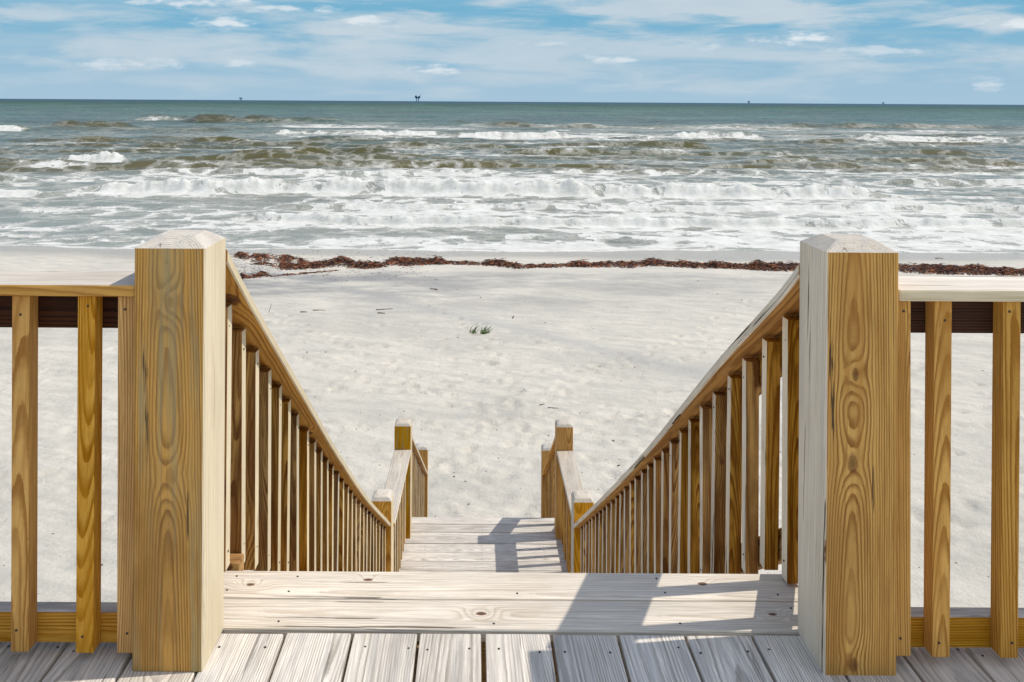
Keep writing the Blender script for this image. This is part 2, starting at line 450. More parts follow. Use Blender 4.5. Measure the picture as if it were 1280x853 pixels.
LP = [(1.82, .839, -.540), (2.057, .665, -.541), (2.79, .158, -.545), (3.331, -.212, -.550), (4.41, -.914, -.560), (5.64, -1.660, -.568), (5.818, -1.768, -.569)]
RP = [(1.80, .830, .7097), (1.95, .722, .7095), (2.434, .411, .707), (3.399, -.242, .704), (4.5, -.948, .701), (5.73, -1.715, .699), (5.818, -1.770, .699)]
LB = [387, 396.2, 404.2, 412.1, 418.4, 425, 431.8, 437.3, 442.9, 448, 452.7, 457.7, 461.6, 466.1, 470, 473.6, 477.5, 481.6, 484.8]
LN = [286, 305, 322, 338, 351, 362.5, 374]
RB = [986.7, 959.6, 935, 915, 896, 881, 866, 853.5, 842, 831.8, 822.6, 814.2, 806.4, 798, 791.7, 784.6, 778.3, 773, 767.3, 762.1, 756.8, 752.3, 748, 743.6, 740, 736, 732.9, 729.8]
NOSE = lambda y: .004 - .649 * (y - 2.05)

def stair_rail(side):
    left = side < 0
    P = LP if left else RP
    T = thing('stair_railing', ('left handrail of the upper flight with a bowed cap above its long row of pickets' if left else
                                'right handrail of the upper flight with dark knotty pickets stepping down to the landing'), 'railing', (P[0][2], 2.0, 0), 'sloping railings of the upper steps')
    Y1 = 5.82
    path = [(x, y, z) for y, z, x in smooth_path(P, 30)]
    if not left: path[0] = (path[0][0], 1.838, P[0][1] - .038 * .72)
    else: path[0] = (path[0][0], 1.838, P[0][1] - .018 * .75)
    sweep('handrail', path, .140, .030, side, (('gold_knot' if left else 'gold'), 'pale', ('cream' if left else 'pale_post')), T, **(dict(zo=0., t1=0.) if left else {}))
    # x of the pickets' face to the walkway
    def xin(y):
        t = (y - 2) / 3.8
        return -lerp(.580, .597, t) if left else lerp(.745, .731, t)
    ys = []
    for p in (LN + LB if left else RB):
        y = 3.
        for _ in range(20): y = xin(y) * F / (p - CX)
        ys.append(y)
    ys.insert(0, 1.853)
    zc = lambda y: interp(P, y) - .030
    w = .036
    for i, y in enumerate(ys):
        if y + w > Y1 - .006: continue
        zt = zc(y + w) - .003
        zb = NOSE(y + w) + .035 + random.uniform(-.006, .006)
        if y < 1.9: zb = .030
        elif left and y < 2.02: zb = .0405
        elif y < 2.02: zb = .012
        x = xin(y)
        baluster(T, x - w if left else x, y, zb, zt, -side, w, ('gold_bal', 'gold_bal', 'cream' if left else 'pale_post'))
    # framing rails behind the pickets
    def off(zo, h, y0, y1, nm, d0):
        pts = [(xin(y) + side * (w + .0015), y, z) for y, z in ((yy, zc(yy) - zo if nm == 'under_rail' else NOSE(yy) + zo) for yy in [y0 + (y1 - y0) * k / 14 for k in range(15)])]
        sweep(nm, pts, .037, h, side, ('gold_bal', 'gold_bal', 'gold_bal'), T)
    off(.004, .085, 1.84, Y1 - .004, 'under_rail', 0)
    off(.125, .085, 1.838, Y1 - .004, 'bottom_rail', 0)
    if left: board('rail_block', -.663, -.572, 2.060, 2.105, -.05, .0165, 'x', ('gold_bal',) * 3, 0, T)
    # post at the head of the landing
    xi = -.562 if left else .6985
    xo = xi + side * .140
    x0, x1 = min(xi, xo), max(xi, xo)
    post('newel_post', x0, x1, Y1, Y1 + .14, -2.607, -1.623, ('gold', 'pale', 'cream' if left else 'pale'), -side, T, ch=.030, chz=.034, dome=True)

def landing_rail(side):
    left = side < 0
    T = thing('landing_railing', ('left landing railing with a flat grey cap and an olive post at its far end' if left else
                                  'right landing railing with a flat grey cap and a golden post at its far end'), 'railing', (-.6 if left else .78, 6.6, -2.6), 'level railings of the landing')
    ya, yb = 5.962, 7.218
    xa, xb = (-.552, -.532) if left else (.717, .7165)
    sweep('cap_rail', [(lerp(xa, xb, k / 4), lerp(ya, yb, k / 4), -1.845) for k in range(5)], .143, .026, side, ('gold', 'pale', 'cream' if left else 'pale'), T)
    n = 9; w = .036
    xin = lambda y: lerp(xa, xb, (y - ya) / (yb - ya)) + side * .034
    for i in range(n):
        y = ya + .095 + i * .1275
        x = xin(y)
        baluster(T, x - w if left else x, y, -2.575, -1.875, -side, w, ('gold_bal', 'gold_bal', 'cream' if left else 'gold'))
    for nm, z0 in (('under_rail', -1.873), ('bottom_rail', -2.50)):
        sweep(nm, [(xin(y) + side * (w + .0015), y, z0) for y in (ya + .002, yb - .002)], .037, .085, side, ('gold_bal', 'gold_bal', 'gold_bal'), T)
    xi = -.535 if left else .7165
    xo = xi + side * .142
    x0, x1 = min(xi, xo), max(xi, xo)
    post('newel_post', x0, x1, 7.22, 7.36, -2.607, -1.645, ('olive' if left else 'gold', 'pale', 'cream' if left else 'gold'), -side, T, ch=.030, chz=.030, dome=True,
         **({'zoff': 3.1, 'pith': (0, .05)} if left else {}))

def lower_rail(side):
    left = side < 0
    T = thing('stair_railing', ('left railing of the lower steps ending in a short post down at the sand' if left else
                                'right railing of the lower steps ending in a short post down at the sand'), 'railing', (-.5 if left else .76, 9.2, -3.7), 'railings of the lower steps')
    ya, yb = 7.362, 9.198
    xa, xb = (-.535, -.497) if left else (.7165, .757)
    zc = lambda y: -1.775 - .617 * (y - 7.36)
    xx = lambda y: lerp(xa, xb, (y - ya) / (yb - ya))
    sweep('handrail', [(xx(y), y, zc(y)) for y in (ya + (yb - ya) * k / 6 for k in range(7))], .140, .030, side, ('gold', 'pale', 'cream' if left else 'gold'), T)
    w = .036
    xin = lambda y: xx(y) + side * .030
    y = ya + .10
    while y < yb - .07:
        x = xin(y)
        baluster(T, x - w if left else x, y, zc(y) - .80, zc(y + w) - .033, -side, w, ('gold_bal', 'gold_bal', 'cream' if left else 'gold'))
        y += .136
    for nm, zo in (('under_rail', -.034), ('bottom_rail', -.69)):
        sweep(nm, [(xin(y) + side * (w + .0015), y, zc(y) + zo) for y in (ya + .004, yb - .004)], .037, .085, side, ('gold_bal', 'gold_bal', 'gold_bal'), T)
    xi = -.495 if left else .758
    xo = xi + side * .14
    x0, x1 = min(xi, xo), max(xi, xo)
    post('newel_post', x0, x1, 9.2, 9.34, -4.0, -2.668, ('gold', 'grey', 'cream' if left else 'gold'), -side, T, ch=.030, chz=.034, dome=True)

def build_stairs():
    mb = ('frame', 'grey', 'grey'); f = ('frame', 'frame', 'frame')
    T = thing('staircase', 'upper flight of plank steps running down from the deck to the landing', 'steps', (.07, 2.1, -.2))
    rise, run = .174, .268
    for i in range(1, 15):
        y0 = 2.055 + run * (i - 1) - .012; z = -rise * i
        for k in (0, 1):
            board('tread_board', -.625, .775, y0 + k * .139, y0 + k * .139 + .135, z - .026, z, 'x', mb, 0, T)
    def stringer(T, x, y0, z0, y1, z1, h=.26):
        sweep('stringer', [(x, lerp(y0, y1, k / 4), lerp(z0, z1, k / 4)) for k in range(5)], .038, h, 1, f, T)
    for x in (-.667, .778): stringer(T, x, 2.06, -.06, 5.80, -.06 - .649 * 3.74, .28)
    L = thing('stair_landing', 'pale plank landing half way down the steps, striped by railing shadows', 'landing', (.1, 6.7, -2.609))
    ed = [7.596, 7.471, 7.333, 7.270, 7.146, 7.003, 6.868, 6.737]
    while ed[-1] > 5.86: ed.append(ed[-1] - .137)
    for a, b in zip(ed[1:], ed):
        nl = [((xx, (a + b) / 2 + s * .03, -2.609), (0, 0, 1)) for xx in (-.40, .08, .60) for s in ((-1, 1) if b - a > .1 else (0,))]
        board('landing_board', -.70, .86, a + .003, b - .003, -2.637, -2.609 + random.uniform(-.002, .002), 'x', ('grey', 'grey', 'grey'), 0, L, nails=nl,
              pith=(random.uniform(-.04, .04), random.uniform(-.08, -.04)))
    board('rim_joist', -.68, .84, 7.53, 7.568, -2.87, -2.638, 'x', f, 0, L)
    board('rim_joist', -.68, .84, 5.80, 5.838, -2.87, -2.638, 'x', f, 0, L)
    for x in (-.68, .08, .80): board('joist', x, x + .038, 5.84, 7.528, -2.87, -2.638, 'y', f, 0, L)
    for x in (-.62, .78):
        for y in (5.98, 7.44):
            post('support_post', x - .07, x + .07, y - .07, y + .07, -4.1, -2.872, f, 0, L, ch=.002, chz=.001)
    B = thing('staircase', 'lower flight of plank steps running from the landing down to the sand', 'steps', (.1, 7.7, -2.9))
    for i in range(1, 7):
        y0 = 7.60 + .278 * (i - 1) - .010; z = -2.609 - .171 * i
        for k in (0, 1):
            board('tread_board', -.60, .83, y0 + k * .142, y0 + k * .142 + .138, z - .026, z, 'x', mb, 0, B)
    for x in (-.642, .835): stringer(B, x, 7.60, -2.70, 9.19, -2.70 - .617 * 1.59, .26)

# ================================================================== BEACH
def axis_pts(fine, step, far, growth=1.12):
    p = list(np.arange(0, fine, step)); s = step
    while p[-1] < far: s *= growth; p.append(p[-1] + s)
    p = np.array(p); return np.concatenate([-p[:0:-1], p])

def grid_mesh(name, X, Y, Z):
    ny, nx = X.shape
    co = np.stack([X, Y, Z], -1).reshape(-1, 3)
    me = bpy.data.meshes.new(name)
    me.vertices.add(len(co)); me.vertices.foreach_set('co', co.ravel().astype(np.float32))
    i = np.arange(nx * ny).reshape(ny, nx)
    q = np.stack([i[:-1, :-1], i[:-1, 1:], i[1:, 1:], i[1:, :-1]], -1).reshape(-1, 4)
    me.loops.add(q.size); me.loops.foreach_set('vertex_index', q.ravel().astype(np.int32))
    me.polygons.add(len(q)); me.polygons.foreach_set('loop_start', (np.arange(len(q)) * 4).astype(np.int32))
    me.polygons.foreach_set('loop_total', np.full(len(q), 4, np.int32))
    me.update(calc_edges=True)
    me.polygons.foreach_set('use_smooth', np.ones(len(q), bool))
    me.validate()
    return me

def build_sand():
    xs = axis_pts(17, .07, 900, 1.10)
    y1 = np.arange(6, 36, .07)
    y0 = []; s = .07; y = 6.
    while y > -60: s *= 1.15; y -= s; y0.append(y)
    y2 = []; s = .07; y = y1[-1]
    while y < 90: s *= 1.12; y += s; y2.append(y)
    ys = np.concatenate([np.array(y0)[::-1], y1, np.array(y2)])
    X, Y = np.meshgrid(xs, ys)
    Z = sand_z(X, Y)
    fine = sstep(30, 20, np.abs(X)) * sstep(33.5, 27, Y)
    dry = sstep(29.5, 26.5, Y)
    # wind ripples, lumps and trampled hollows
    rot = X * .35 + Y
    Z += fine * (.034 * fbm(X * .8, rot * 1.3, 5, 4) + .015 * fbm(X * 2.3, rot * 3.6, 9, 3, .6)) * (.25 + .75 * dry)
    rng = np.random.RandomState(4)
    def dent(cx, cy, ax, ay, ang, d):
        c, s_ = math.cos(ang), math.sin(ang)
        m = (np.abs(xs - cx) < ax * 3); n_ = (np.abs(ys - cy) < ax * 3)
        if not m.any() or not n_.any(): return
        ix = np.where(m)[0]; iy = np.where(n_)[0]
        XX, YY = np.meshgrid(xs[ix] - cx, ys[iy] - cy)
        u = (XX * c + YY * s_) / ax; v = (-XX * s_ + YY * c) / ay
        r2 = u * u + v * v
        Z[np.ix_(iy, ix)] += -d * np.exp(-r2 * 1.6) + .45 * d * np.exp(-(np.sqrt(r2) - 1.35) ** 2 * 6)
    # tracks of feet crossing the beach
    for (x0, y0_, ang, n_, st) in ((-1, 10.4, 1.1, 24, .62), (2.6, 10.2, 1.9, 22, .60), (-2.2, 11, .35, 20, .6), (6.5, 12, 2.6, 22, .6), (1.0, 10.4, 1.55, 22, .6), (-6, 14, .1, 26, .62), (3.5, 13.0, 2.9, 16, .6), (-9, 11, 1.2, 14, .6), (9, 11, 1.7, 14, .6), (3, 11.2, .5, 18, .6), (-7, 10, .9, 14, .6)):
        x, y, a = x0, y0_, ang
        for k in range(n_):
            a += rng.normal(0, .10); x += math.cos(a) * st; y += math.sin(a) * st
            if y > 26.5: break
            sd = .11 * (1 if k % 2 else -1)
            dent(x - math.sin(a) * sd, y + math.cos(a) * sd, .16, .08, a, .050)
    for k in range(800):
        y = 9.2 + 11 * rng.rand() ** 1.6; x = rng.uniform(-9, 9)
        dent(x, y, rng.uniform(.09, .20), rng.uniform(.06, .12), rng.uniform(0, 3.14), rng.uniform(.014, .040))
    GRID.update(xs=list(xs), ys=list(ys), Z=Z)
    me = grid_mesh('sand', X, Y, Z)
    m, nt, b = new_mat('white_beach_sand'); n = N(nt)
    g = nt.nodes.new('ShaderNodeNewGeometry').outputs['Position']
    x, y, z = n.sep(g)
    big = n.noise(n.comb(n.math('MULTIPLY', x, .22), n.math('MULTIPLY', y, .35), 0.), 1., 4, .55)
    mid = n.noise(n.comb(n.math('MULTIPLY', x, 1.1), n.math('MULTIPLY', n.math('ADD', y, n.math('MULTIPLY', x, .35)), 3.2), 0.), 1., 8, .72)
    fine_ = n.noise(g, 70., 3, .7)
    c = n.mix(n.ramp(mid, .38, .66), (.66, .61, .52, 1), (.525, .495, .43, 1))
    c = n.mix(n.ramp(big, .42, .68, 0., .5), c, (.42, .40, .35, 1))
    # damp darker belt behind the wrack line, patchy
    belt = n.math('MULTIPLY', n.ramp(y, 19., 25.5), n.ramp(y, 28.2, 26.8))
    belt = n.math('MULTIPLY', belt, n.ramp(n.noise(n.comb(n.math('MULTIPLY', x, .30), n.math('MULTIPLY', y, .7), 4.), 1., 5, .6), .36, .60))
    c = n.mix(n.math('MULTIPLY', belt, n.ramp(x, 5., -6., .45, .9)), c, (.25, .248, .245, 1))
    # a damp track winding down the beach
    trk = n.math('ABSOLUTE', n.math('SUBTRACT', y, n.math('SUBTRACT', 20.3, n.math('MULTIPLY', x, 1.12))))
    trk = n.math('ADD', trk, n.math('MULTIPLY', mid, 1.4))
    c = n.mix(n.math('MULTIPLY', n.ramp(trk, 1.6, .5, 0., .42), n.ramp(y, 12., 14.)), c, (.34, .34, .335, 1))
    # wet sand at the water's edge
    wet = n.ramp(n.math('ADD', z, n.math('MULTIPLY', n.noise(n.comb(n.math('MULTIPLY', x, .12), n.math('MULTIPLY', y, .3), 0.), 1., 3, .5), .16)), -4.62, -4.80)
    c = n.mix(n.math('MULTIPLY', wet, .78), c, (.37, .33, .27, 1))
    c = n.mix(n.ramp(fine_, .62, .74, 0., .4), c, (.30, .27, .23, 1))
    n.link(c, b.inputs['Base Color']); n.link(n.ramp(wet, 0., 1., .9, .22, False), b.inputs['Roughness'])
    b.inputs['Specular IOR Level'].default_value = .25
    h = n.math('ADD', n.math('MULTIPLY', mid, 1.), n.math('MULTIPLY', n.noise(g, 9., 6, .72), .8))
    n.link(n.bump(h, .8, .05), b.inputs['Normal'])
    me.materials.append(m)
    tag(link_mesh('sand', me), kind='structure')

# ================================================================== SEA
def sea_xy(px, py): 
    p = ground_hit(px, py, 'sea'); return p.x, p.y

def build_sea():
    rows = []
    y = 33.2
    while y < 45000:
        rows.append(y); y += max(.07, min(y * y / 6460. * .42, y * .12))
    ys = np.array(rows)
    u = np.linspace(-1, 1, 1150); u = u * (.55 + .45 * np.abs(u) ** 3)
    Xs = u[None, :] * (ys[:, None] * 1.45 + 28)
    Ys = np.repeat(ys[:, None], len(u), 1)
    X, Y = Xs, Ys
    # wobbling shore-parallel coordinate
    wob = 2.2 * fbm(X * .045, X * 0 + 1.5, 21, 3) + .9 * fbm(X * .16, Y * .05, 22, 3)
    fade = sstep(3000, 250, Y)
    shore = sstep(35.5, 60, Y)
    Z = np.zeros_like(X)
    Z += .55 * shore * fbm(X * .035, (Y + wob) * .13, 31, 4, .45) * (.6 + .4 * sstep(60, 130, Y))
    chop = fbm(X * .16, (Y + .12 * X) * .62, 33, 4, .45)
    Z += (.05 + .15 * shore) * chop * sstep(1500, 200, Y)
    Z += .040 * fbm(X * 1.4, (Y - .3 * X) * 3.0, 35, 3, .5) * sstep(95, 45, Y) * (.35 + .65 * shore)
    foam = np.zeros_like(X); face = np.zeros_like(X)
    # (left px, right px, picture row of the foot, height m, back width m, how white, how far foam runs to shore m)
    B = [(60, 1120, 243, .85, 2.6, 1.0, 2.6), (-260, 150, 246, .35, 2.4, .8, 3.0), (150, 640, 219, .45, 3.0, .7, 3.0), (660, 1100, 216, .20, 2.0, .55, 3.0),
         (1090, 1600, 228, .55, 3.4, .25, 2.0), (58, 172, 206, 1.05, 3.6, 1.0, 3.0), (-300, 70, 208, .9, 4.0, .12, 1.), (165, 540, 202, .95, 4.4, .05, 1.), (-400, 60, 228, .8, 3.5, .25, 2.),
         (1040, 1260, 174, .95, 6., .75, 9.), (1230, 1700, 176, .7, 6., .6, 8.), (830, 965, 172, 1.05, 6., .95, 8.), (560, 720, 172, .9, 6., .85, 9.), (330, 600, 168, .8, 6., .75, 10.),
         (700, 860, 174, .5, 6., .6, 8.), (610, 1010, 193, .7, 4.5, .15, 2.), (340, 500, 192, .9, 4., .05, 1.), (160, 250, 151, 1.5, 12., .6, 9.), (225, 440, 153, 2.0, 14., .12, 4.),
         (-40, 42, 164, 1.2, 6., 1., 8.), (40, 180, 161, 1.6, 8., .05, 1.), (570, 760, 159, 1.0, 9., .08, 1.), (1060, 1180, 181, .7, 4., .4, 3.), (900, 1250, 205, .6, 3.6, .15, 1.5),
         (640, 900, 184, .8, 4., .12, 1.), (400, 700, 187, .6, 4., .1, 1.), (0, 330, 178, .7, 5., .06, 1.), (880, 1400, 158, 1., 9., .06, 1.)]
    rng = np.random.RandomState(9)
    for k in range(70):
        py = 138 + 82 * rng.rand() ** .8; a = rng.uniform(-150, 1400); s_ = (py - 127) / 60.
        B.append((a, a + rng.uniform(90, 300) * (.5 + s_), py, rng.uniform(.20, .50) * (1.25 - .3 * s_), rng.uniform(1.5, 3.5) / (s_ + .12) ** .5, rng.choice([.03, .05, .08, .3, .45], p=[.3, .25, .2, .15, .1]), 1.5))
    XF, YF = X, Y
    for i, (a, b, py, hgt, wd, wh, run) in enumerate(B):
        xa, yb = sea_xy(a, py)
        j0 = np.searchsorted(ys, yb - run - 6); j1 = np.searchsorted(ys, yb + wd * 3.2 + 3)
        X, Y = XF[j0:j1], YF[j0:j1]; Zw, foamw, facew = Z[j0:j1], foam[j0:j1], face[j0:j1]; xb, _ = sea_xy(b, py)
        ln = xb - xa
        ed = min(ln * .28, 5.)
        env = sstep(xa - ed * .3, xa + ed, X) * sstep(xb + ed * .3, xb - ed, X)
        env = env * (.80 + .55 * fbm(X * (.45 if wh > .5 else .13), X * 0 + i * 7.7, 50 + i, 3))
        y0 = yb + .75 + 1.1 * fbm((X - xa) * .11, X * 0 + i * 3.1, 60 + i, 3) + (.35 if wh > .5 else .08) * fbm(X * .7, X * 0 + i, 90 + i, 2)
        t = Y - y0
        prof = np.where(t < 0, np.exp(-(t / (.30 * hgt + .22)) ** 2), np.exp(-(t / wd) ** 2))
        turb = 1 + (.0 + wh * .34) * fbm(X * 1.3, Y * 2.4, 70 + i, 5, .72) * np.where(t < .5, 1, .3)
        Zw += hgt * env * prof * turb
        if wh > .2:
            fr = env * wh * (sstep(-run - .6, -run * .25, t + 1.3 * fbm(X * .35, Y * .35, 40 + i, 4)) * sstep(.9 * hgt + .35, .1, t))
            foamw[:] = np.maximum(foamw, 1.12 * fr * (1 + .5 * fbm(X * .9, Y * 1.6, 77 + i, 3)))
            back = env * wh * .34 * sstep(wd * 2.4, .2, t) * (t > -.2)
            foamw[:] = np.maximum(foamw, back * (.75 + 1.2 * fbm(X * .25, Y * .5, 78 + i, 4)))
        else:
            facew[:] = np.maximum(facew, env * np.exp(-((t + .2) / (1.3 + .5 * hgt + .004 * yb)) ** 2) * (1 - wh))
            foamw[:] = np.maximum(foamw, .5 * wh * env * np.exp(-((t) / .5) ** 2) * 4)
    X, Y = XF, YF
    # spent foam drifting between the breakers: dense inshore, thinning out
    surf = sstep(84, 56, Y) * .215 + sstep(260, 100, Y) * .19 + sstep(47, 40, Y) * .10
    drift = surf * (1.0 + 1.8 * fbm(X * .05, (Y + wob) * .20, 84, 6, .70))
    drift = drift * (1 - .85 * sstep(.15, .6, face))
    foam = np.maximum(foam, drift)
    band = sstep(120, 150, Y) * sstep(260, 190, Y) * sstep(-70, 0, X + 25) * .40
    foam = np.maximum(foam, band * (1 + 1.8 * fbm(X * .03, Y * .05, 83, 5, .6)))
    # thin bores running up the beach
    for yb, amp, seed in ((42.5, .34, 101), (38.4, .12, 102), (48.5, .26, 103)):
        e = sstep(-.08, .18, fbm(X * .05, X * 0 + seed, seed, 2))
        y0 = yb + 1.6 * fbm(X * .06, X * 0 + .5, seed, 3) + .4 * fbm(X * .5, X * 0, seed + 3, 3)
        t = Y - y0
        Z += amp * e * np.where(t < 0, np.exp(-(t / .14) ** 2), np.exp(-(t / 1.2) ** 2)) * (1 + .5 * fbm(X * 2., Y * 2, seed, 3))
        foam = np.maximum(foam, e * .85 * sstep(-1.2, -.1, t + .6 * fbm(X * .8, Y * .8, seed, 3)) * sstep(1.5, .0, t))
    # thin sheet of water over the wet sand, its edge scalloped
    edge = 34.5 + 2.0 * fbm(X * .07, X * 0, 111, 3) + .5 * fbm(X * .5, X * 0, 112, 3) - .018 * X
    t = Y - edge
    foam = np.maximum(foam, 1.1 * np.exp(-(t / .16) ** 2) * (1 + .8 * fbm(X * 1.2, Y * 1.2, 113, 3)))
    foam = np.maximum(foam, .45 * np.exp(-((t - .9) / .5) ** 2) * (.8 + 1.6 * fbm(X * .3, Y * .8, 114, 3)))
    bed = sand_z(X, Y)
    lvl = SEA + Z
    lvl = np.where(t < 3., np.minimum(lvl, bed + .02) * (1 - sstep(.5, 3., t)) + lvl * sstep(.5, 3., t), lvl)
    lvl = np.where(t >= 0, np.maximum(lvl, bed + .018), bed - .06)
    lvl = np.where((t > -.12) & (t < 0), bed + .012, lvl)
    me = grid_mesh('sea', X, Y, lvl)
    A = me.attributes.new('foam', 'FLOAT', 'POINT'); A.data.foreach_set('value', np.clip(foam, 0, 1.5).ravel().astype(np.float32))
    A = me.attributes.new('face', 'FLOAT', 'POINT'); A.data.foreach_set('value', np.clip(face, 0, 1).ravel().astype(np.float32))
    m, nt, b = new_mat('surf_water'); n = N(nt)
    g = nt.nodes.new('ShaderNodeNewGeometry').outputs['Position']
    x, y, z = n.sep(g)
    fo = n.attr('foam', 'Fac'); fa = n.attr('face', 'Fac')
    # water colour: silty olive in the surf, green over the bar, blue beyond
    c = n.mix(n.ramp(y, 38., 110.), (.26, .265, .22, 1), (.070, .088, .050, 1))
    c = n.mix(n.ramp(y, 130., 420.), c, (.032, .098, .046, 1))
    c = n.mix(n.ramp(y, 900., 2800.), c, (.003, .048, .078, 1))
    pat = n.noise(n.comb(n.math('MULTIPLY', x, .02), n.math('MULTIPLY', y, .035), 0.), 1., 4, .6)
    c = n.mix(n.math('MULTIPLY', n.ramp(pat, .45, .65), n.ramp(y, 900., 200., 0., .55)), c, (.055, .055, .026, 1))
    pat2 = n.noise(n.comb(n.math('MULTIPLY', x, .012), n.math('MULTIPLY', y, .016), 2.), 1., 7, .75)
    c = n.mix(n.math('MULTIPLY', n.ramp(pat2, .42, .60), n.math('MULTIPLY', n.ramp(y, 150., 300.), n.ramp(y, 3500., 1500., 0., .85))), c, (.010, .026, .014, 1))
    c = n.mix(n.math('MULTIPLY', n.ramp(pat2, .50, .36), n.math('MULTIPLY', n.ramp(y, 150., 300.), n.ramp(y, 3000., 1200., 0., .6))), c, (.060, .125, .085, 1))
    c = n.mix(n.math('MULTIPLY', fa, .85), c, (.115, .092, .022, 1))
    # foam lace: stretched cells whose walls are white, filling in where foam is thick
    vx = n.comb(n.math('MULTIPLY', x, .85), n.math('MULTIPLY', y, 1.0), n.math('MULTIPLY', z, .5))
    wv = n.noise(vx, .9, 4, .65, 0, True)
    vv = n.vmath('ADD', vx, n.vmath('MULTIPLY', n.vmath('SUBTRACT', wv, (.5, .5, .5)), (1.9, 1.9, 1.9)))
    def cells(sc):
        v = nt.nodes.new('ShaderNodeTexVoronoi'); v.feature = 'DISTANCE_TO_EDGE'; v.inputs['Scale'].default_value = sc
        n.link(vv, v.inputs['Vector']); return v.outputs['Distance']
    c1 = n.ramp(cells(.42), 0., .26, 1., 0.); c2 = n.ramp(cells(1.25), 0., .34, 1., 0.)
    nz = n.noise(vx, 3.4, 5, .7)
    lace = n.math('ADD', n.math('ADD', n.math('MULTIPLY', c1, .50), n.math('MULTIPLY', c2, .26)), n.math('MULTIPLY', nz, .42))
    big = n.noise(n.comb(n.math('MULTIPLY', x, .10), n.math('MULTIPLY', y, .22), 3.), 1., 5, .6, .6)
    lc = n.math('MULTIPLY', n.math('SUBTRACT', lace, .58), n.ramp(y, 60., 170., 1., .45))
    lc = n.math('ADD', lc, n.math('MULTIPLY', n.math('SUBTRACT', big, .5), n.ramp(y, 45., 110., .5, 1.3)))
    f0 = n.math('ADD', fo, lc)
    f = n.math('MAXIMUM', n.ramp(f0, .30, .74), n.ramp(f0, .0, .55, 0., .42))
    # whitecaps far out
    wc = n.noise(n.comb(n.math('MULTIPLY', x, .045), n.math('MULTIPLY', y, .030), 0.), 1., 5, .75)
    f = n.math('MAXIMUM', f, n.math('MULTIPLY', n.ramp(wc, .70, .74), n.math('MULTIPLY', n.ramp(y, 130., 300.), n.ramp(y, 5000., 3000.))))
    f = n.math('MULTIPLY', f, n.ramp(y, 33., 34., 0., 1.))
    fc = n.mix(n.ramp(n.noise(vx, 1.4, 4, .6), .35, .65), (.71, .70, .66, 1), (.57, .57, .52, 1))
    c = n.mix(f, c, fc)
    n.link(c, b.inputs['Base Color'])
    n.link(n.math('ADD', n.ramp(f, 0., 1., .16, .85, False), n.ramp(y, 100., 1500., 0., .22)), b.inputs['Roughness'])
    b.inputs['IOR'].default_value = 1.333
    n.link(n.math('MULTIPLY', n.ramp(f, 0., 1., .30, .1, False), n.ramp(y, 80., 500., .85, .2)), b.inputs['Specular IOR Level'])
    rip = n.noise(n.comb(n.math('MULTIPLY', x, 1.0), n.math('MULTIPLY', y, 2.6), 0.), 2.2, 5, .62)
    rip2 = n.noise(n.comb(n.math('MULTIPLY', x, .10), n.math('MULTIPLY', y, .20), 0.), 1., 6, .68)
    h = n.math('ADD', n.math('MULTIPLY', rip, .07), n.math('MULTIPLY', n.math('MULTIPLY', rip2, 2.2), n.ramp(y, 60., 300.)))
    h = n.math('ADD', h, n.math('MULTIPLY', f, .10))
    n.link(n.bump(h, .9, 1.0), b.inputs['Normal'])
    me.materials.append(m)
    tag(link_mesh('sea', me), kind='structure')

# ================================================================== SMALL THINGS ON THE BEACH
def mat_simple(name, col, col2, rough=.7, scale=9.):
    m, nt, b = new_mat(name); n = N(nt)
    g = nt.nodes.new('ShaderNodeNewGeometry').outputs['Position']
    n.link(n.mix(n.ramp(n.noise(g, scale, 4, .6), .38, .64), col, col2), b.inputs['Base Color'])
    b.inputs['Roughness'].default_value = rough; b.inputs['Specular IOR Level'].default_value = .3
    return m

def ribbon(bm, p, d, L, w, h, curl, mi=0):
    """a short bent frond: three-sided, tapering"""
    segs = 3; prev = None; a = math.atan2(d[1], d[0]); q = Vector(p); el = d[2]
    for i in range(segs + 1):
        t = i / segs; ww = w * (1 - .7 * t)
        s = Vector((-math.sin(a), math.cos(a), 0)) * ww
        ring = [bm.verts.new(q + s), bm.verts.new(q - s), bm.verts.new(q + Vector((0, 0, ww * 1.1)))]
        if prev:
            for k in range(3):
                f = bm.faces.new((prev[k], prev[(k + 1) % 3], ring[(k + 1) % 3], ring[k])); f.material_index = mi
        else: bm.faces.new(ring[::-1]).material_index = mi
        prev = ring
        a += curl; el -= .5 * h
        q = q + Vector((math.cos(a), math.sin(a), el)) * (L / segs)
    bm.faces.new(prev).material_index = mi

